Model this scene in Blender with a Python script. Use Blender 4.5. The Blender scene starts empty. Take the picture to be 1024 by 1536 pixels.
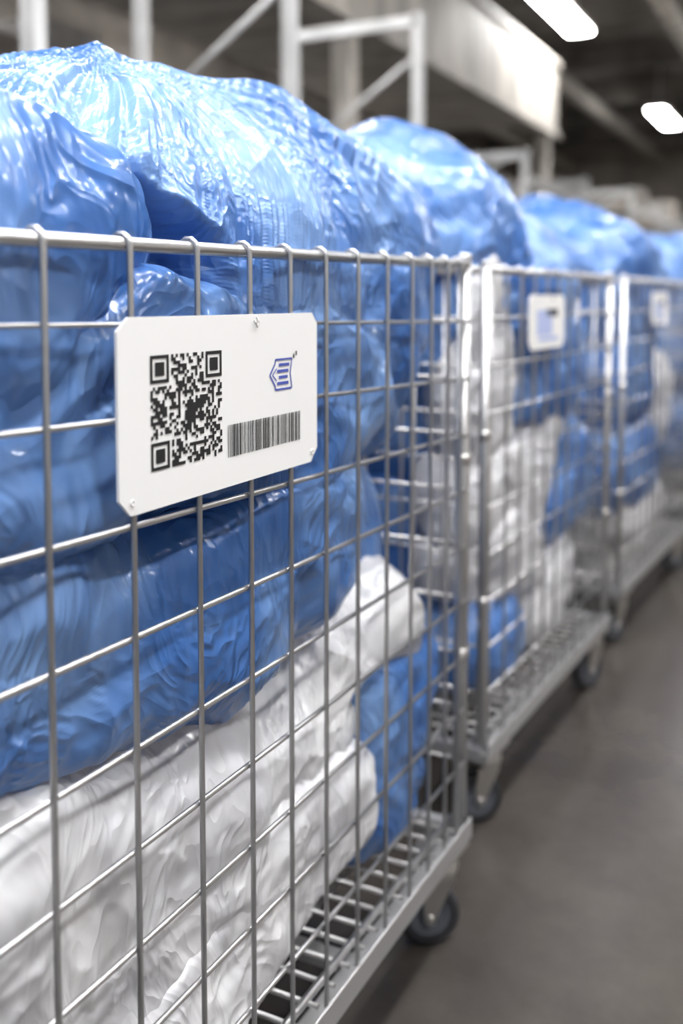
import bpy, bmesh, math, random, time
import numpy as np
from mathutils import Vector, Matrix, Euler
random.seed(7)
T0 = time.time()
scene = bpy.context.scene
try:
    scene.view_settings.view_transform = 'Standard'
except Exception: pass
TH = math.atan2(748, 1500)

# ------------------------------------------------------------------ materials
def new_mat(name):
    m = bpy.data.materials.new(name); m.use_nodes = True
    nt = m.node_tree; b = nt.nodes['Principled BSDF']
    return m, nt, b
def simple(name, col, rough=.5, metal=0., emis=None, es=0., noise=0., scale=6, stretch=(1, 1, 1)):
    m, nt, b = new_mat(name)
    b.inputs['Base Color'].default_value = (*col, 1)
    b.inputs['Roughness'].default_value = rough
    b.inputs['Metallic'].default_value = metal
    if emis:
        b.inputs['Emission Color'].default_value = (*emis, 1)
        b.inputs['Emission Strength'].default_value = es
    if noise > 0:
        tc = nt.nodes.new('ShaderNodeTexCoord'); n = nt.nodes.new('ShaderNodeTexNoise')
        mp = nt.nodes.new('ShaderNodeMapping'); mp.inputs['Scale'].default_value = stretch
        n.inputs['Scale'].default_value = scale; n.inputs['Detail'].default_value = 3
        nt.links.new(tc.outputs['Object'], mp.inputs['Vector']); nt.links.new(mp.outputs[0], n.inputs['Vector'])
        r = nt.nodes.new('ShaderNodeValToRGB')
        r.color_ramp.elements[0].position = .3; r.color_ramp.elements[1].position = .7
        r.color_ramp.elements[0].color = (*[c*(1-noise) for c in col], 1)
        r.color_ramp.elements[1].color = (*[min(1, c*(1+noise)) for c in col], 1)
        nt.links.new(n.outputs['Fac'], r.inputs['Fac']); nt.links.new(r.outputs['Color'], b.inputs['Base Color'])
    return m

def plastic(name, deep, milky, rough=.33, transl=.18, bump=.55):
    m, nt, b = new_mat(name)
    L = nt.links.new; N = nt.nodes.new
    tc = N('ShaderNodeTexCoord')
    wn = N('ShaderNodeTexNoise'); wn.inputs['Scale'].default_value = 7; wn.inputs['Detail'].default_value = 0
    L(tc.outputs['Object'], wn.inputs['Vector'])
    mixv = N('ShaderNodeMixRGB'); mixv.blend_type = 'LINEAR_LIGHT'; mixv.inputs[0].default_value = .10
    L(tc.outputs['Object'], mixv.inputs[1]); L(wn.outputs['Color'], mixv.inputs[2])
    mp = N('ShaderNodeMapping'); mp.inputs['Rotation'].default_value = (1.2, -.4, .9); mp.inputs['Scale'].default_value = (1, 1, .25)
    L(mixv.outputs[0], mp.inputs['Vector'])
    n = N('ShaderNodeTexNoise'); n.inputs['Scale'].default_value = 34; n.inputs['Detail'].default_value = 1
    L(mp.outputs[0], n.inputs['Vector'])
    s = N('ShaderNodeMath'); s.operation = 'SUBTRACT'; s.inputs[1].default_value = .5; L(n.outputs['Fac'], s.inputs[0])
    a = N('ShaderNodeMath'); a.operation = 'ABSOLUTE'; L(s.outputs[0], a.inputs[0])
    q = N('ShaderNodeMath'); q.operation = 'MULTIPLY_ADD'; q.inputs[1].default_value = -.55; q.inputs[2].default_value = 1; L(a.outputs[0], q.inputs[0])
    bp = N('ShaderNodeBump'); bp.inputs['Strength'].default_value = bump; bp.inputs['Distance'].default_value = .045
    L(q.outputs[0], bp.inputs['Height'])
    cn = N('ShaderNodeTexNoise'); cn.inputs['Scale'].default_value = 5; cn.inputs['Detail'].default_value = 3
    L(mixv.outputs[0], cn.inputs['Vector'])
    cr = N('ShaderNodeValToRGB'); cr.color_ramp.elements[0].position = .38; cr.color_ramp.elements[1].position = .70
    cr.color_ramp.elements[0].color = (*deep, 1); cr.color_ramp.elements[1].color = (*milky, 1)
    L(cn.outputs['Fac'], cr.inputs['Fac'])
    L(cr.outputs[0], b.inputs['Base Color']); L(bp.outputs[0], b.inputs['Normal'])
    b.inputs['Roughness'].default_value = rough
    b.inputs['Specular IOR Level'].default_value = .5
    b.inputs['Coat Weight'].default_value = .38; b.inputs['Coat Roughness'].default_value = .09
    L(bp.outputs[0], b.inputs['Coat Normal'])
    t = N('ShaderNodeBsdfTranslucent'); L(cr.outputs[0], t.inputs['Color']); L(bp.outputs[0], t.inputs['Normal'])
    ms = N('ShaderNodeMixShader'); ms.inputs[0].default_value = transl
    L(b.outputs[0], ms.inputs[1]); L(t.outputs[0], ms.inputs[2])
    L(ms.outputs[0], nt.nodes['Material Output'].inputs['Surface'])
    return m

M_blue = plastic('blue_plastic', (.050, .160, .47), (.22, .385, .72))
M_white = plastic('white_plastic', (.62, .62, .66), (.85, .85, .87), transl=.12, bump=.45)
M_steel = simple('galvanised_steel', (.48, .48, .49), .33, .88)
M_rail = simple('base_rail_steel', (.46, .46, .47), .42, .7)
M_rubber = simple('caster_rubber', (.022, .023, .028), .5)
M_hub = simple('caster_hub', (.11, .12, .145), .4)
M_zinc = simple('zinc_plate', (.50, .49, .48), .3, .9)
M_card = simple('label_card', (.86, .86, .87), .35)
M_ink = simple('label_ink', (.012, .012, .014), .5)
M_logo = simple('label_logo_ink', (.07, .10, .42), .5)
M_logol = simple('label_logo_pale', (.45, .52, .80), .5)
M_wall = simple('wall_paint', (.38, .345, .31), .8, noise=.3, scale=1.2)
M_ceil = simple('ceiling_paint', (.20, .185, .17), .9, noise=.4, scale=1.5)
M_beam = simple('beam_paint', (.43, .40, .36), .6, noise=.4, scale=1.5, stretch=(1, 2.5, .4))
M_rack = simple('rack_paint', (.50, .50, .50), .45, noise=.15)
M_dark = simple('rack_dark_goods', (.22, .20, .18), .8, noise=.5)  # mottled dark brown for part of the rack goods
M_box = simple('carton', (.40, .36, .32), .8, noise=.3)
M_white_plain = simple('pale_goods', (.6, .59, .57), .7, noise=.2)
M_emit = simple('lamp_diffuser', (1, 1, 1), .5, emis=(1, .995, .985), es=66)
M_house = simple('lamp_housing', (.75, .75, .74), .5)

def floor_mat():
    m, nt, b = new_mat('polished_concrete'); L = nt.links.new; N = nt.nodes.new
    tc = N('ShaderNodeTexCoord')
    n = N('ShaderNodeTexNoise'); n.inputs['Scale'].default_value = 3; n.inputs['Detail'].default_value = 8; n.inputs['Roughness'].default_value = .7
    L(tc.outputs['Object'], n.inputs['Vector'])
    r = N('ShaderNodeValToRGB'); r.color_ramp.elements[0].position = .25; r.color_ramp.elements[1].position = .8
    r.color_ramp.elements[0].color = (.036, .031, .028, 1); r.color_ramp.elements[1].color = (.085, .075, .067, 1)
    L(n.outputs['Fac'], r.inputs['Fac'])
    L(r.outputs[0], b.inputs['Base Color'])
    b.inputs['Roughness'].default_value = .24
    b.inputs['Specular IOR Level'].default_value = .6
    return m
M_floor = floor_mat()

# ------------------------------------------------------------------ mesh helpers
class MB:
    def __init__(s): s.bm = bmesh.new(); s.mats = []
    def mi(s, m):
        if m not in s.mats: s.mats.append(m)
        return s.mats.index(m)
    def box(s, a, b, mat, rot=None):
        i = s.mi(mat); a = Vector(a); b = Vector(b)
        r = bmesh.ops.create_cube(s.bm, size=1)
        c = (a+b)/2; d = b-a
        for v in r['verts']:
            v.co = Vector((v.co.x*d.x, v.co.y*d.y, v.co.z*d.z))
            if rot: v.co = rot @ v.co
            v.co += c
        for f in {f for v in r['verts'] for f in v.link_faces}: f.material_index = i
    def tube(s, pts, r, mat, n=10, caps=True):
        i = s.mi(mat); pts = [Vector(p) for p in pts]; rings = []; up = None
        for k, p in enumerate(pts):
            if k == 0: t = pts[1]-p
            elif k == len(pts)-1: t = p-pts[k-1]
            else: t = (pts[k+1]-p).normalized()+(p-pts[k-1]).normalized()
            t.normalize()
            if up is None:
                up = Vector((0, 0, 1)) if abs(t.z) < .9 else Vector((1, 0, 0))
            a = t.cross(up)
            if a.length < 1e-4: a = t.cross(Vector((0, 1, 0)))
            a.normalize(); b = a.cross(t).normalized(); up = b
            rings.append([s.bm.verts.new(p+(a*math.cos(q)+b*math.sin(q))*r) for q in [2*math.pi*j/n for j in range(n)]])
        for A, B in zip(rings, rings[1:]):
            for j in range(n):
                f = s.bm.faces.new((A[j], A[(j+1) % n], B[(j+1) % n], B[j])); f.material_index = i; f.smooth = True
        if caps:
            for R in (rings[0][::-1], rings[-1]):
                f = s.bm.faces.new(R); f.material_index = i
    def lathe(s, c, axis, prof, mat, n=36):
        i = s.mi(mat); c = Vector(c); ax = Vector(axis).normalized()
        u = ax.cross(Vector((0, 0, 1)));
        if u.length < .01: u = Vector((1, 0, 0))
        u.normalize(); w = ax.cross(u)
        rings = []
        for o, r in prof:
            rings.append([s.bm.verts.new(c+ax*o+(u*math.cos(q)+w*math.sin(q))*max(r, 1e-4)) for q in [2*math.pi*j/n for j in range(n)]])
        for A, B in zip(rings, rings[1:]):
            for j in range(n):
                f = s.bm.faces.new((A[j], A[(j+1) % n], B[(j+1) % n], B[j])); f.material_index = i; f.smooth = True
    def poly(s, pts, mat):
        f = s.bm.faces.new([s.bm.verts.new(p) for p in pts]); f.material_index = s.mi(mat); return f
    def obj(s, name, mw=None, parent=None, bevel=0):
        me = bpy.data.meshes.new(name)
        bmesh.ops.recalc_face_normals(s.bm, faces=s.bm.faces)
        s.bm.to_mesh(me); s.bm.free()
        for m in s.mats: me.materials.append(m)
        o = bpy.data.objects.new(name, me); scene.collection.objects.link(o)
        if mw is not None: o.matrix_world = mw
        if parent: o.parent = parent
        if bevel:
            b = o.modifiers.new('bevel', 'BEVEL'); b.width = bevel; b.segments = 2; b.limit_method = 'ANGLE'
        return o

# ------------------------------------------------------------------ numpy noise
def _hash(ix, iy, iz, seed):
    h = (ix.astype(np.int64)*73856093) ^ (iy.astype(np.int64)*19349663) ^ (iz.astype(np.int64)*83492791) ^ (seed*2654435761)
    h &= 0xffffffff
    h = ((h ^ (h >> 16))*0x45d9f3b) & 0xffffffff
    h = ((h ^ (h >> 16))*0x45d9f3b) & 0xffffffff
    return (h ^ (h >> 16)) & 0xffffffff
def vnoise(P, seed=0):
    I = np.floor(P); F = P-I; I = I.astype(np.int64)
    U = F*F*F*(F*(F*6-15)+10); out = 0
    for dx in (0, 1):
        for dy in (0, 1):
            for dz in (0, 1):
                h = _hash(I[:, 0]+dx, I[:, 1]+dy, I[:, 2]+dz, seed)
                g = np.stack([(h & 1023)/511.5-1, ((h >> 10) & 1023)/511.5-1, ((h >> 20) & 1023)/511.5-1], 1)
                d = F-np.array([dx, dy, dz])
                w = (U[:, 0] if dx else 1-U[:, 0])*(U[:, 1] if dy else 1-U[:, 1])*(U[:, 2] if dz else 1-U[:, 2])
                out = out+w*(g*d).sum(1)
    return out
def rotm(e): return np.array(Euler([math.radians(a) for a in e]).to_matrix())
_lv = {}
def level(s):
    if s in _lv: return _lv[s]
    if s == 0:
        t = (1+5**.5)/2
        v = np.array([(-1, t, 0), (1, t, 0), (-1, -t, 0), (1, -t, 0), (0, -1, t), (0, 1, t), (0, -1, -t), (0, 1, -t), (t, 0, -1), (t, 0, 1), (-t, 0, -1), (-t, 0, 1)], float)
        f = np.array([(0, 11, 5), (0, 5, 1), (0, 1, 7), (0, 7, 10), (0, 10, 11), (1, 5, 9), (5, 11, 4), (11, 10, 2), (10, 7, 6), (7, 1, 8), (3, 9, 4), (3, 4, 2), (3, 2, 6), (3, 6, 8), (3, 8, 9), (4, 9, 5), (2, 4, 11), (6, 2, 10), (8, 6, 7), (9, 8, 1)])
        par = None
        v = v@rotm((31, 17, 53)).T
    else:
        v0, f0, _, _ = level(s-1)
        e = np.sort(np.concatenate([f0[:, [0, 1]], f0[:, [1, 2]], f0[:, [2, 0]]]), 1)
        key = e[:, 0]*10000000+e[:, 1]
        uq, inv = np.unique(key, return_inverse=True); inv = inv.ravel()
        par = np.stack([uq//10000000, uq % 10000000], 1)
        n0 = len(v0); v = np.concatenate([v0, (v0[par[:, 0]]+v0[par[:, 1]])/2])
        m = inv+n0; k = len(f0); ab, bc, ca = m[:k], m[k:2*k], m[2*k:]
        a, b, c = f0.T
        f = np.concatenate([np.stack(x, 1) for x in ((a, ab, ca), (b, bc, ab), (c, ca, bc), (ab, bc, ca))])
    v = v/np.linalg.norm(v, axis=1)[:, None]
    d = np.concatenate([f[:, [0, 1]], f[:, [1, 2]], f[:, [2, 0]]])
    o = np.argsort(d[:, 0], kind='stable'); d = d[o]
    cnt = np.bincount(d[:, 0], minlength=len(v)); st = np.concatenate([[0], np.cumsum(cnt)[:-1]])
    nb = np.repeat(np.arange(len(v))[:, None], 6, 1)
    pos = np.arange(len(d))-st[d[:, 0]]; nb[d[:, 0], pos] = d[:, 1]
    _lv[s] = (v, f, par, nb); return _lv[s]

def mesh_np(name, V, F, mat, mw):
    me = bpy.data.meshes.new(name)
    me.vertices.add(len(V)); me.vertices.foreach_set('co', V.astype(np.float32).ravel())
    k = F.shape[1]
    me.loops.add(len(F)*k); me.loops.foreach_set('vertex_index', F.astype(np.int32).ravel())
    me.polygons.add(len(F)); me.polygons.foreach_set('loop_start', np.arange(0, len(F)*k, k, dtype=np.int32))
    me.update(calc_edges=True)
    me.polygons.foreach_set('use_smooth', np.ones(len(F), dtype=bool))
    me.materials.append(mat)
    o = bpy.data.objects.new(name, me); scene.collection.objects.link(o); o.matrix_world = mw
    return o

def creases(q, seed, layers=((2.6, 1.), (5.5, .62), (11, .36), (20, .16)), st=(1, .30, .6)):
    out = 0; rs = np.random.RandomState(seed)
    for k, (fr, a) in enumerate(layers):
        R = rotm(rs.uniform(-180, 180, 3)); s_ = np.array(st)*fr
        n = vnoise((q@R.T)*s_+k*7.7, seed+40+k)
        out = out+a*(.20-np.abs(n))*2.
    return out

def bag(name, cart, c, h, mat, seed, rot=(0, 0, 0), e=2.5, sub=7, lump=.05, ex=.030, amp=.045, fold=.036, knot=None, xmax=-.012, over=0., spill=0., nspill=0., ss=0, dent=None, fine=.0092):
    """plastic film bag: a stuffed volume wrapped by a film with excess area, relaxed
    (inextensible-edge solve, coarse to fine) so that it buckles into real folds"""
    h = np.array(h, float); R = rotm(rot); L = cart['L']; W = cart['W']
    def smax(a, lo, k): return lo+k*np.logaddexp(0, (a-lo)/k)
    def smin(a, hi, k): return hi-k*np.logaddexp(0, (hi-a)/k)
    def base(n):
        den = (np.abs(n)**e).sum(1)**(1/e)
        u = n/den[:, None]; p = u*h
        nr = np.sign(u)*np.abs(u)**(e-1)/h; nr /= np.linalg.norm(nr, axis=1)[:, None]
        p = p@R.T; nr = nr@R.T; p = p+np.array(c)
        p = p+nr*(lump*vnoise(p*3.3+seed*3.1, seed))[:, None]+nr*(lump*.45*vnoise(p*7+seed, seed+5))[:, None]
        above = np.clip((p[:, 2]-1.2)/.06, 0, 1)
        p[:, 0] = smin(p[:, 0]-over*above, xmax-.010, .012)+over*above; p[:, 0] = smax(p[:, 0], -W+.02, .012)
        p[:, 1] = smin(p[:, 1]-spill*above, L-.03, .012)+spill*above; p[:, 1] = smax(p[:, 1]+nspill*above, .02, .012)-nspill*above
        p[:, 2] = smax(p[:, 2], .25, .012)
        if dent is not None:
            zt = 1.345-.5*(p[:, 1]-.28)
            t = np.clip((.56-p[:, 1])/.14, 0, 1); t = t*t*(3-2*t)
            v = np.clip((zt-p[:, 2])/.05, 0, 1); v = v*v*(3-2*v)
            p[:, 0] = np.where(p[:, 0] > -.30, p[:, 0]+(np.minimum(p[:, 0], -.30)-p[:, 0])*t*v, p[:, 0])
        if knot is not None:
            r = np.hypot(p[:, 0]-knot[0], p[:, 1]-knot[1])
            p[:, 2] += (knot[2]*np.exp(-(r/.04)**1.3)+knot[2]*.6*np.exp(-(r/.14)**1.5))*(p[:, 2] > c[2])
        return p, nr, above
    def polar(p0):
        dx = p0[:, 0]-knot[0]; dy = p0[:, 1]-knot[1]; r = np.sqrt(dx*dx+dy*dy)+1e-5
        return r, np.arctan2(dy, dx)+.35*vnoise(p0*3, seed+15)
    def init(p0, nr):
        q = p0+.05*np.stack([vnoise(p0*4+11, seed+1), vnoise(p0*4+23, seed+2), vnoise(p0*4+37, seed+3)], 1)
        d = fold*creases(q, seed)
        if knot is not None:
            r, an = polar(p0); rf = 0
            for k, (fr, a) in enumerate(((2.2, 1.), (4.6, .8), (9.5, .5), (18, .28))):
                m = vnoise(np.stack([np.cos(an)*fr, np.sin(an)*fr, r*1.4+k*5], 1), seed+20+k)
                rf = rf+a*(.20-np.abs(m))*2.4
            w = np.clip(r/.09, .12, 1)*np.exp(-r/.7)*(p0[:, 2] > c[2]-.05)
            g = np.exp(-(r/.5)**2)
            d = d*(1-.85*g)+.050*rf*w
        return nr*d[:, None]
    def detail(p0, nr):
        """short sharp creases of the thin film"""
        q = p0+.03*np.stack([vnoise(p0*9+11, seed+1), vnoise(p0*9+23, seed+2), vnoise(p0*9+37, seed+3)], 1)
        A = creases(q, seed+7, ((11, 1.), (21, .6), (40, .3)), (1, .22, .5))
        Bc = creases(q, seed+9, ((13, 1.), (25, .6), (44, .28)), (.5, 1, .22))
        m = np.clip(.5+1.8*vnoise(p0*5, seed+66), 0, 1)
        d = fine*(A*m+Bc*(1-m))*(.65+1.1*np.clip(.5+1.5*vnoise(p0*3+4, seed+67), 0, 1))
        if knot is not None:
            r, an = polar(p0); rf = 0
            for k, (fr, a) in enumerate(((14, 1.), (27, .6), (50, .3))):
                mm = vnoise(np.stack([np.cos(an)*fr, np.sin(an)*fr, r*3.+k*5], 1), seed+90+k)
                rf = rf+a*(.20-np.abs(mm))*2.
            g = np.exp(-(r/.42)**2)*(p0[:, 2] > c[2])
            d = d*(1-.6*g)+fine*1.0*rf*g*np.clip(r/.08, .2, 1)
        return nr*d[:, None]
    u = None
    its = {5: 40, 6: 45, 7: 20}
    LAP = {5: .0, 6: .02, 7: .04}
    i0 = 6 if knot is not None else 5
    if sub == 7 and knot is None: i0 = 6
    for s in range(i0, sub+1):
        n, F, par, nb = level(s)
        p0, nr, above = base(n)
        if u is None: u = init(p0, nr)
        else:
            u = np.concatenate([u, (u[par[:, 0]]+u[par[:, 1]])/2])
        l0 = np.linalg.norm(p0[nb]-p0[:, None], axis=2); mask = l0 > 1e-9
        exs = ex*(1+1.2*vnoise(p0*4, seed+60))
        rest = l0*(1+.5*(exs[:, None]+exs[nb]))
        x = (p0+u).astype(np.float32); P = p0.astype(np.float32); Nn = nr.astype(np.float32)
        rest = rest.astype(np.float32); lim = (xmax+over*above).astype(np.float32)
        for it in range(its[s]):
            d = x[nb]-x[:, None]; ln = np.sqrt(np.einsum('ijk,ijk->ij', d, d))+1e-9
            w = np.where(mask, (ln-rest)/ln, 0).astype(np.float32)
            x = x+np.einsum('ijk,ij->ik', d, w)*.2
            if it % 2 == 0 and LAP[s] > 0:
                uu = x-P; x = x+(uu[nb].mean(1)-uu)*LAP[s]
            q = ((x-P)*Nn).sum(1); qc = np.clip(q, -amp, amp*.8)
            x = x+Nn*((qc-q)*.6)[:, None]
            x[:, 0] = np.minimum(x[:, 0], lim)
            x[:, 2] = np.maximum(x[:, 2], .232)
        u = (x-P).astype(float)
    if ss:
        n, F, par, nb = level(8)
        p0, nr, above = base(n)
        u = np.concatenate([u, (u[par[:, 0]]+u[par[:, 1]])/2])
        u = u+(u[nb].mean(1)-u)*.5
    x = p0+u+detail(p0, nr)-nr*fine*.2
    lim = xmax+.004+over*above
    x[:, 0] = np.where(x[:, 0] > lim, lim+.002*np.tanh((x[:, 0]-lim)/.01), x[:, 0])
    x[:, 2] = np.maximum(x[:, 2], .230)
    return mesh_np(name, x, F, mat, cart['M'])

# ------------------------------------------------------------------ carts
ZT = 1.210; DZ = .0985; ZB = .218
def make_cart(ox, oy, ang, L, W, ys=None, n=10, ztab=None, swivel=(.9, .9)):
    M = Matrix.Translation((ox, oy, 0)) @ Matrix.Rotation(-ang, 4, 'Z')
    root = bpy.data.objects.new('wire_cage_cart', None); scene.collection.objects.link(root); root.matrix_world = M
    if ys is None:
        k = round(L/.092); ys = [L*i/k for i in range(1, k)]
    wr = .0031; rr = .0078
    def add(mb, name, bevel=0):
        if ztab is not None:
            zs, os = ztab
            for v in mb.bm.verts: v.co.z += float(np.interp(v.co.z, zs, os))*(1-v.co.y/L)
        o = mb.obj(name, None, None, bevel); o.parent = root; return o
    for nm, x, s in (('front_panel', 0, 1), ('back_panel', -W, -1)):
        mb = MB()
        mb.tube([(x, 0, ZT), (x, L, ZT)], rr, M_steel, 14)
        for y in ys:
            a = rr+wr*.8
            arc = [(x+s*a*math.cos(t), y, ZT+a*math.sin(t)) for t in [math.radians(v) for v in (0, 35, 70, 105, 140, 175, 205)]]
            mb.tube([(x+s*a, y, ZB-.01)]+arc, wr, M_steel, n)
        for k in range(1, 10):
            z = ZT-DZ*k
            mb.tube([(x+s*(rr-wr), .0, z), (x+s*(rr-wr), L, z)], wr, M_steel, n)
        add(mb, nm)
    for nm, y, s in (('end_panel_near', 0, -1), ('end_panel_far', L, 1)):
        mb = MB()
        mb.tube([(0, y, ZT), (-W, y, ZT)], rr, M_steel, 12)
        k = round(W/.1)
        for i in range(1, k): mb.tube([(-W*i/k, y, ZB), (-W*i/k, y, ZT)], wr, M_steel, 8)
        for k in range(1, 10):
            z = ZT-DZ*k; mb.tube([(0, y, z), (-W, y, z)], wr, M_steel, 8)
        add(mb, nm)
    mb = MB()
    for x in (0, -W):
        for y in (0, L):
            sx = -.004 if x == 0 else .004
            mb.tube([(x+sx, y, ZB-.03), (x+sx, y, ZT+.012)], .0115, M_steel, 16)
            mb.lathe((x+sx, y, ZT+.010), (0, 0, 1), [(0, .0125), (.006, .0125), (.010, .008), (.0105, 0)], M_steel, 16)
            for z in (ZT-.35, ZT-.7): mb.lathe((x+sx, y, z), (0, 0, 1), [(0, .0115), (0, .0135), (.02, .0135), (.02, .0115)], M_zinc, 16)
            yy = y+(.026 if y == 0 else -.026)
            mb.tube([(x+sx, yy, ZB-.02), (x+sx, yy, ZT)], .005, M_steel, 10)
    add(mb, 'corner_posts')
    mb = MB()
    for x in (0, -W):
        s = 1 if x == 0 else -1
        mb.box((min(x-s*.022, x+s*.014), -.012, .178), (max(x-s*.022, x+s*.014), L+.012, .196), M_rail)
        mb.box((min(x+s*.010, x+s*.015), -.012, .178), (max(x+s*.010, x+s*.015), L+.012, .216), M_rail)
        mb.tube([(x-s*.02, 0, .214), (x-s*.02, L, .214)], .006, M_steel, 10)
    for y in (0, L):
        mb.box((-W, y-.014, .176), (0, y+.014, .206), M_rail)
    for f in (.33, .66): mb.box((-W, L*f-.012, .176), (0, L*f+.012, .198), M_rail)
    add(mb, 'base_frame', .002)
    mb = MB()
    k = int(L/.045)
    for i in range(1, k): mb.tube([(.0, L*i/k, .212), (-W, L*i/k, .212)], .0036, M_steel, 8)
    k = int(W/.11)
    for i in range(1, k): mb.tube([(-W*i/k, 0, .205), (-W*i/k, L, .205)], .004, M_steel, 8)
    add(mb, 'deck_grid')
    ci = 0
    for x in (-.028, -W+.028):
        for y in (.09, L-.04):
            ci += 1; mb = MB()
            a = (swivel[0] if y < L/2 else swivel[1]) if x > -.1 else random.uniform(-.4, .6)
            fx = math.sin(a); fy = math.cos(a)
            ax = Vector((fy, -fx, 0)); R = .056
            wc = Vector((x-fx*.02, y-fy*.02, R))
            mb.lathe(wc, ax, [(-.012, .030), (-.0145, .040), (-.0145, .050), (-.010, .0552), (0, .056), (.010, .0552), (.0145, .050), (.0145, .040), (.012, .030)], M_rubber, 44)
            mb.lathe(wc, ax, [(-.0175, 0), (-.0175, .012), (-.012, .014), (-.0105, .030), (-.0135, .033), (-.0135, .039), (.0135, .039), (.0135, .033), (.0105, .030), (.012, .014), (.0175, .012), (.0175, 0)], M_hub, 40)
            top = Vector((x, y, .135))
            for s in (-1, 1):
                o = ax*(s*.022); t = ax*(s*.0015)
                def P(l, z, oo): return wc+Vector((fx, fy, 0))*l+Vector((0, 0, z-R))+o+t*oo
                prof = [(-.010, R-.006), (-.003, R-.012), (.008, R-.010), (.012, R+.004), (.044, .128), (-.006, .128), (-.012, R+.03)]
                A = [P(l, z, -1) for l, z in prof]; B = [P(l, z, 1) for l, z in prof]
                mb.poly(A, M_zinc); mb.poly(B[::-1], M_zinc)
                for j in range(len(A)):
                    kk = (j+1) % len(A); mb.poly([A[j], A[kk], B[kk], B[j]], M_zinc)
            mb.lathe(top, (0, 0, 1), [(-.012, .0), (-.012, .024), (0, .032), (.012, .034), (.018, .028), (.018, 0)], M_zinc, 28)
            mb.lathe(wc-ax*.027, ax, [(0, 0), (0, .008), (.054, .008), (.054, 0)], M_zinc, 12)
            mb.tube([top+Vector((0, 0, .015)), top+Vector((0, 0, .045))], .014, M_zinc, 14)
            mb.box((x-.04, y-.045, .168), (x+.04, y+.045, .177), M_zinc)
            add(mb, 'caster_%d' % ci)
    return dict(L=L, W=W, M=M, root=root)

Y0 = .41
ys1 = [y-Y0-.010*min(1, max(0, (1.6-y)/.5)) for y in (.515, .6245, .7343, .8392, .938, 1.027, 1.117, 1.208, 1.302, 1.392, 1.469, 1.542, 1.605)]
tab = [(0, 0), (.15, .0), (.17, .03), (.218, .03)]+[(ZT-DZ*k, o) for k, o in ((9, .028), (8, .024), (7, .020), (6, .016), (5, .015), (4, .026), (3, .035), (2, .037), (1, .021))]+[(ZT, -.015), (1.3, -.015)]
C1 = make_cart(-.584, Y0, 0, 1.249, .68, ys1, ztab=([a for a, b in tab], [b for a, b in tab]), swivel=(.2, 1.0))
C2 = make_cart(-.647, 1.968, math.radians(2.5), 1.005, .68, swivel=(.8, .5))
C3 = make_cart(-.623, 3.287, math.radians(3.), 1.15, .68, swivel=(.4, .9))
C4 = make_cart(-.56, 4.68, math.radians(2.), 1.15, .68)
C5 = make_cart(-.54, 6.05, math.radians(1.), 1.15, .68)

B = 'blue_plastic_bag'; Wt = 'white_plastic_bag'
big = bag(B, C1, (-.36, .79, 1.14), (.36, .70, .30), M_blue, 3, rot=(3, 0, 0), e=2.4, lump=.035, knot=(-.27, .61, .028), spill=.14, ss=1, dent=1)
bag(B, C1, (-.155, .14, 1.18), (.145, .37, .172), M_blue, 12, rot=(-6, 0, 0), e=2.3, fold=.03, lump=.03)
bag(B, C1, (-.34, .57, 1.03), (.34, .59, .15), M_blue, 21, e=3.2, lump=.06, ss=1)
bag(B, C1, (-.34, .54, .81), (.33, .57, .155), M_blue, 33, rot=(1, 0, 0), e=3.2, lump=.05, ss=1)
bag(B, C1, (-.37, 1.04, 1.03), (.30, .19, .18), M_blue, 35, e=2.8, sub=6)
bag(B, C1, (-.42, 1.05, .74), (.30, .18, .17), M_blue, 36, e=2.8, sub=6)
bag(Wt, C1, (-.34, .34, .50), (.31, .46, .245), M_white, 41, rot=(-2, 0, 0), e=2.8)
bag(Wt, C1, (-.29, .88, .56), (.28, .33, .13), M_white, 47, rot=(15, 0, 0), e=2.6)
bag(Wt, C1, (-.29, .64, .365), (.28, .43, .14), M_white, 52, rot=(4, 0, 0), e=2.8)
bag(B, C1, (-.33, 1.07, .43), (.32, .17, .20), M_blue, 58, e=3.6, sub=6)
# cart 2
bag(B, C2, (-.36, .26, 1.22), (.34, .40, .32), M_blue, 103, e=2.2, sub=6, nspill=.08)
bag(B, C2, (-.34, .70, 1.19), (.33, .30, .18), M_blue, 104, e=2.3, sub=6)
bag(Wt, C2, (-.10, .16, 1.02), (.09, .16, .26), M_white, 105, sub=6, e=2.2)
bag(Wt, C2, (-.12, .36, .73), (.11, .33, .12), M_white, 107, rot=(10, 0, 0), sub=6, lump=.08)
bag(Wt, C2, (-.12, .30, .53), (.11, .29, .12), M_white, 108, rot=(-6, 0, 0), sub=6, lump=.08)
bag(B, C2, (-.43, .19, .95), (.25, .18, .26), M_blue, 113, sub=6, e=3)
bag(B, C2, (-.43, .19, .56), (.25, .18, .22), M_blue, 114, sub=6, e=3)
bag(B, C2, (-.36, .64, .98), (.35, .38, .20), M_blue, 109, e=3, sub=6)
bag(B, C2, (-.36, .76, .66), (.35, .25, .22), M_blue, 110, e=3, sub=6)
bag(Wt, C2, (-.26, .66, .40), (.25, .32, .14), M_white, 111, rot=(14, 0, 0), sub=6)
bag(B, C2, (-.34, .22, .36), (.32, .22, .13), M_blue, 112, sub=6)
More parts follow.
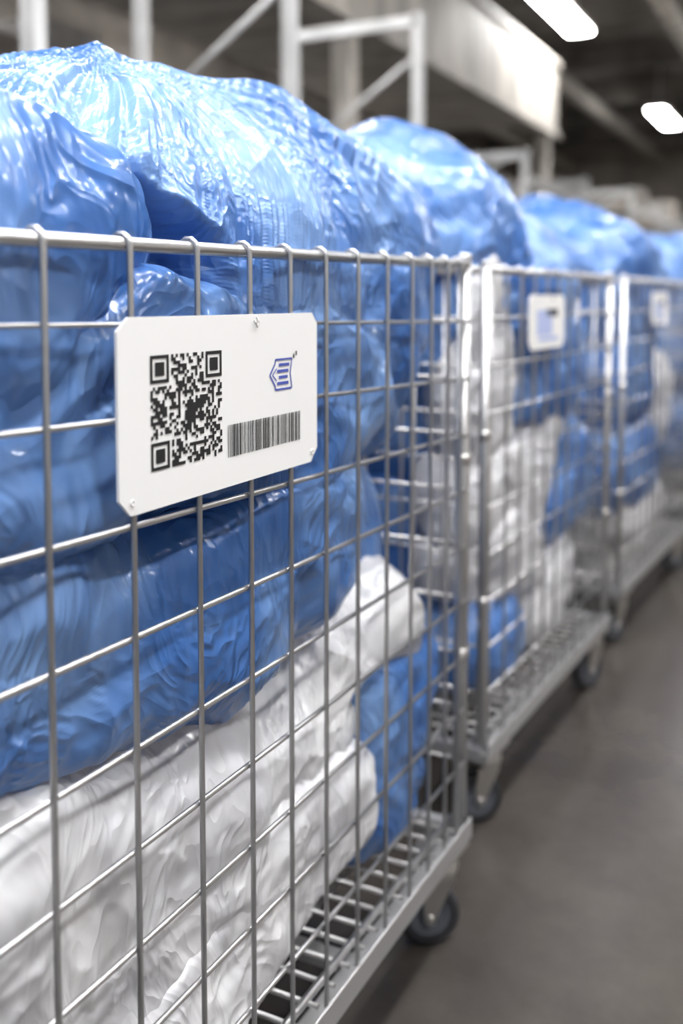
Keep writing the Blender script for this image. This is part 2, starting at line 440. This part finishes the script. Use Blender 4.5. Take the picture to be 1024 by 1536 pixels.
for C, s in ((C3, 200), (C4, 300), (C5, 400)):
    bag(B, C, (-.34, .46, 1.18), (.35, .55, .31 if s == 200 else .28), M_blue, s+1, e=2.3, sub=6, nspill=.05)
    bag(B, C, (-.34, .40, .88), (.33, .42, .20), M_blue, s+2, e=3, sub=6)
    bag(Wt, C, (-.30, .86, .76), (.29, .28, .26), M_white, s+3, e=2.6, sub=6)
    bag(B, C, (-.34, .40, .55), (.33, .40, .20), M_blue, s+4, e=3, sub=6)
    bag(Wt, C, (-.32, .66, .36), (.30, .45, .13), M_white, s+5, e=2.8, sub=6)
_lv.clear()
# gathered tie-off of the big bag, lying almost flat on its crown
co = np.empty(len(big.data.vertices)*3, np.float32); big.data.vertices.foreach_get('co', co); co = co.reshape(-1, 3)
kk = co[np.hypot(co[:, 0]+.27, co[:, 1]-.61) < .03]; kz = float(np.median(kk[:, 2]))
V = []; F = []; ns, nr_ = 72, 20
for i in range(nr_):
    t = i/(nr_-1)
    for j in range(ns):
        a = 2*math.pi*j/ns
        lob = .5*math.sin(a*6+1)+.35*math.sin(a*11+2*t)+.2*math.sin(a*17)
        r = .046*(1-t)**1.6+.012+.030*max(0, t-.42)**1.2
        r *= 1+lob*(.20+.25*t)
        z = kz-.016+.030*t**.8-.024*max(0, t-.6)*(1+math.sin(a*3+1))
        V.append((-.27+r*math.cos(a)*1.1-.01*t, .61+r*math.sin(a)-.016*t*t, z))
for i in range(nr_-1):
    for j in range(ns): F.append((i*ns+j, i*ns+(j+1) % ns, (i+1)*ns+(j+1) % ns, (i+1)*ns+j))
kn = mesh_np('gathered_knot', np.array(V), np.array(F), M_blue, Matrix.Identity(4)); kn.parent = big
print('BAGS DONE', time.time()-T0)

# ------------------------------------------------------------------ label sign
def label(C, y0, y1, z0, z1, xf=.0155, full=True, seed=1):
    root = bpy.data.objects.new('barcode_label_sign', None); scene.collection.objects.link(root); root.matrix_world = C['M']
    mb = MB(); c = .016; t = .003
    ch = [(y0+c, z0), (y1-c, z0+0), (y1, z0+c), (y1, z1-c*.8), (y1-c*.8, z1), (y0+c, z1), (y0, z1-c*.8), (y0, z0+c)]
    A = [(xf, a, b) for a, b in ch]; Bk = [(xf-t, a, b) for a, b in ch]
    mb.poly(A, M_card); mb.poly(Bk[::-1], M_card)
    for j in range(8): mb.poly([A[j], A[(j+1) % 8], Bk[(j+1) % 8], Bk[j]], M_card)
    o = mb.obj('card', None); o.parent = root
    mb = MB(); x = xf+.0006
    def rect(a0, b0, a1, b1, m=M_ink, xx=x): mb.poly([(xx, a0, b0), (xx, a1, b0), (xx, a1, b1), (xx, a0, b1)], m)
    W = y1-y0; H = z1-z0; rnd = random.Random(seed)
    if full:
        qy0, qy1, qz0, qz1 = y0+.046, y0+.165, z0+.036, z1-.036
        n = 33; py = (qy1-qy0)/n; pz = (qz1-qz0)/n
        g = [[rnd.random() < .52 for _ in range(n)] for _ in range(n)]
        def finder(r0, c0):
            for r in range(-1, 9):
                for cc in range(-1, 9):
                    R_, C_ = r0+r, c0+cc
                    if 0 <= R_ < n and 0 <= C_ < n:
                        on = 0 <= r <= 7 and 0 <= cc <= 7 and (r in (0, 7) or cc in (0, 7) or (2 <= r <= 5 and 2 <= cc <= 5))
                        g[R_][C_] = on
        finder(0, 0); finder(0, n-8); finder(n-8, 0)
        for r in range(n):
            for cc in range(n):
                if abs(r-n/2) < 3 and abs(cc-n*.6) < 4: g[r][cc] = rnd.random() < .85
        for r in range(n):
            cc = 0
            while cc < n:
                if g[r][cc]:
                    e = cc
                    while e < n and g[r][e]: e += 1
                    rect(qy0+cc*py, qz1-(r+1)*pz-1e-5, qy0+e*py, qz1-r*pz); cc = e
                else: cc += 1
        a = y0+.176; end = y0+.332
        while a < end:
            w = rnd.choice((.0010, .0010, .0018, .0026)); rect(a, z0+.031, min(a+w, end), z0+.065); a += w+rnd.choice((.0010, .0014, .0022))
        ly, lz = y0+.262, z0+.094
        def ln(p, q, w, m=M_logo):
            p = Vector(p); q = Vector(q); d = (q-p).normalized(); nn = Vector((-d.y, d.x))*w/2
            mb.poly([(x, *(p+nn)), (x, *(q+nn)), (x, *(q-nn)), (x, *(p-nn))], m)
        pts = [(0, .017), (.012, .030), (.012, .034), (.050, .034), (.046, .017), (.050, 0), (.012, 0), (.012, .004), (0, .017)]
        for p, q in zip(pts, pts[1:]): ln((ly+p[0], lz+p[1]), (ly+q[0], lz+q[1]), .0022)
        for k, (s, e) in enumerate(((.016, .042), (.020, .040), (.016, .042), (.020, .044))):
            rect(ly+s, lz+.005+k*.007, ly+e, lz+.0085+k*.007, M_logo)
        ln((ly+.006, lz+.017), (ly+.015, lz+.024), .0016); ln((ly+.006, lz+.017), (ly+.015, lz+.010), .0016)
        for k in range(2): rect(ly+.053+k*.006, lz+.034+k*.003, ly+.056+k*.006, lz+.039+k*.003)
    else:
        rect(y0+.2*W, z0+.25*H, y0+.62*W, z0+.72*H, M_logol); rect(y0+.45*W, z0+.60*H, y0+.78*W, z0+.74*H, M_ink)
        rect(y0+.25*W, z0+.14*H, y0+.8*W, z0+.22*H, M_logol)
    o = mb.obj('print', None); o.parent = root
    mb = MB()
    yc = y0+.62*W
    mb.tube([(xf+.001, yc-.003, z1-.006), (xf+.0025, yc-.003, z1-.010), (xf+.0025, yc, z1-.014), (xf+.0025, yc+.003, z1-.010), (xf+.001, yc+.003, z1-.004), (.008, yc+.003, z1+.002)], .0009, M_zinc, 8)
    for yy, zz in ((y0+.018, z0+.012), (y1-.014, z0+.012)):
        mb.lathe((xf+.0002, yy, zz), (1, 0, 0), [(0, .0035), (.0012, .003), (.0012, .0018), (.0002, .0015)], M_card, 16)
    o = mb.obj('clip_and_eyelets', None); o.parent = root
label(C1, .698-Y0, 1.073-Y0, .954, 1.134)
label(C2, .22, .49, 1.035, 1.16, full=False, seed=3)
label(C3, .33, .59, 1.06, 1.175, full=False, seed=4)

# ------------------------------------------------------------------ room
def plane(name, pts, mat):
    mb = MB(); mb.poly(pts, mat); return mb.obj(name)
XL, XR, YN, YF, H = -9, 5, -5, 30, 5.6
plane('floor', [(XL, YN, 0), (XR, YN, 0), (XR, YF, 0), (XL, YF, 0)], M_floor)
plane('ceiling', [(XL, YN, H), (XL, YF, H), (XR, YF, H), (XR, YN, H)], M_ceil)
mb = MB(); mb.box((XL-.1, YN, 0), (XL, YF, H), M_wall); mb.obj('wall_left')
mb = MB(); mb.box((XR, YN, 0), (XR+.1, YF, H), M_wall); mb.obj('wall_right')
mb = MB(); mb.box((XL, YF, 0), (XR, YF+.1, H), M_wall); mb.obj('wall_far')
mb = MB()
for y in range(-3, 30, 3): mb.box((XL, y-.1, H-.45), (XR, y+.1, H-.02), M_ceil)
for x in (-7.2, -4.6, -2.2, .2): mb.box((x-.08, YN, H-.7), (x+.08, YF, H-.46), M_beam)
mb.obj('ceiling_beams')
def lamp(x, y, z=4.65, ln=2., w=.30):
    mb = MB()
    mb.box((x-w/2, y-ln/2, z), (x+w/2, y+ln/2, z+.03), M_emit)
    mb.box((x-w/2-.02, y-ln/2-.02, z+.03), (x+w/2+.02, y+ln/2+.02, z+.09), M_house)
    for s in (-.7, .7): mb.tube([(x, y+s, z+.09), (x, y+s, H)], .012, M_house, 6)
    mb.obj('ceiling_lamp')
for y in (-3, 4.5, 12.5, 20.5): lamp(-3.2, y)
for y in (-1.5, 1.5): lamp(-1.0, y)
for y in (15, 19, 24): lamp(-.9, y)  # out-of-view row, added so the right side of the floor brightens
for y in (-1, 2.2, 5.4): lamp(.5, y)
for y in (0, 5, 12): lamp(2.6, y)
for y in (2, 11): lamp(-6.5, y)
mb = MB()
mb.box((-3.75, 1., 3.40), (-3.55, 13.7, 4.28), M_beam)
mb.box((-5.5, 1., 3.55), (-3.75, 13.7, 3.7), M_beam)
mb.box((-3.78, 1., 3.34), (-3.5, 13.7, 3.40), M_beam)
mb.box((-3.78, 1., 4.28), (-3.5, 13.7, 4.34), M_beam)
for y in (1.4, 7.4, 13.4): mb.box((-3.74, y-.08, 0), (-3.58, y+.08, 3.34), M_beam)
mb.obj('mezzanine')
def rack(x, ys, depth, top, levels, name='storage_rack', goods=True, braces=True, pw=.03):
    root = bpy.data.objects.new(name, None); scene.collection.objects.link(root)
    mb = MB()
    for y in ys:
        for xx in (x, x-depth):
            mb.box((xx-pw, y-pw, 0), (xx+pw, y+pw, top), M_rack)
        zz = .3
        while zz+.7 < top and braces:
            a = Vector((x, y, zz)); b = Vector((x-depth, y, zz+.6)); mb.tube([a, b], .016, M_rack, 6)
            mb.tube([b, (x, y, zz+1.2 if zz+1.2 < top else top)], .016, M_rack, 6); zz += 1.2
    for z in levels:
        for xx in (x, x-depth): mb.box((xx-.02, ys[0], z-.04), (xx+.02, ys[-1], z+.04), M_rack)
    for y in ys:
        mb.box((x-depth, y-.03, top-.08), (x, y+.03, top-.01), M_rack)
    o = mb.obj('frame'); o.parent = root
    if goods:
        mb = MB(); r = random.Random(int(x*10))
        for z in levels:
            y = ys[0]+.2
            while y < ys[-1]-.8:
                w = r.uniform(.4, .9); hh = r.uniform(.25, .6)
                if r.random() < .6: mb.box((x-depth+.08, y, z+.042), (x-.1, y+w, z+hh), r.choice((M_box, M_dark, M_white_plain)))
                y += w+r.uniform(.1, .5)
        o = mb.obj('goods'); o.parent = root
rack(-2.45, [2.6, 4.35, 6.0], .9, 2.95, (1.45,), goods=False)
rack(-2.5, [8.6, 10.9], .8, 2.45, (1.5, 2.2), goods=True)
rack(-2.5, [13.5, 16, 18.5, 21], .9, 2.6, (1.0, 1.7, 2.35))
rack(-5.7, [3, 6, 9, 12, 15, 18, 21], 1.1, 3.1, (1.3, 2.2, 2.9))

# ------------------------------------------------------------------ world, camera
w = bpy.data.worlds.new('world'); scene.world = w; w.use_nodes = True
w.node_tree.nodes['Background'].inputs[0].default_value = (.88, .94, 1, 1)
w.node_tree.nodes['Background'].inputs[1].default_value = .6
cd = bpy.data.cameras.new('camera'); cam = bpy.data.objects.new('camera', cd); scene.collection.objects.link(cam)
cd.sensor_width = 36; cd.sensor_fit = 'AUTO'; cd.lens = 1500/1536*36
cam.location = (0, 0, 1.15)
pit = math.radians(4)
cam.rotation_euler = (math.pi/2-pit, 0, TH)
cd.shift_y = -(319-1500*math.tan(pit))/1536
cd.clip_start = .02
cd.dof.use_dof = True; cd.dof.focus_distance = 1.06; cd.dof.aperture_fstop = 2.2
scene.camera = cam
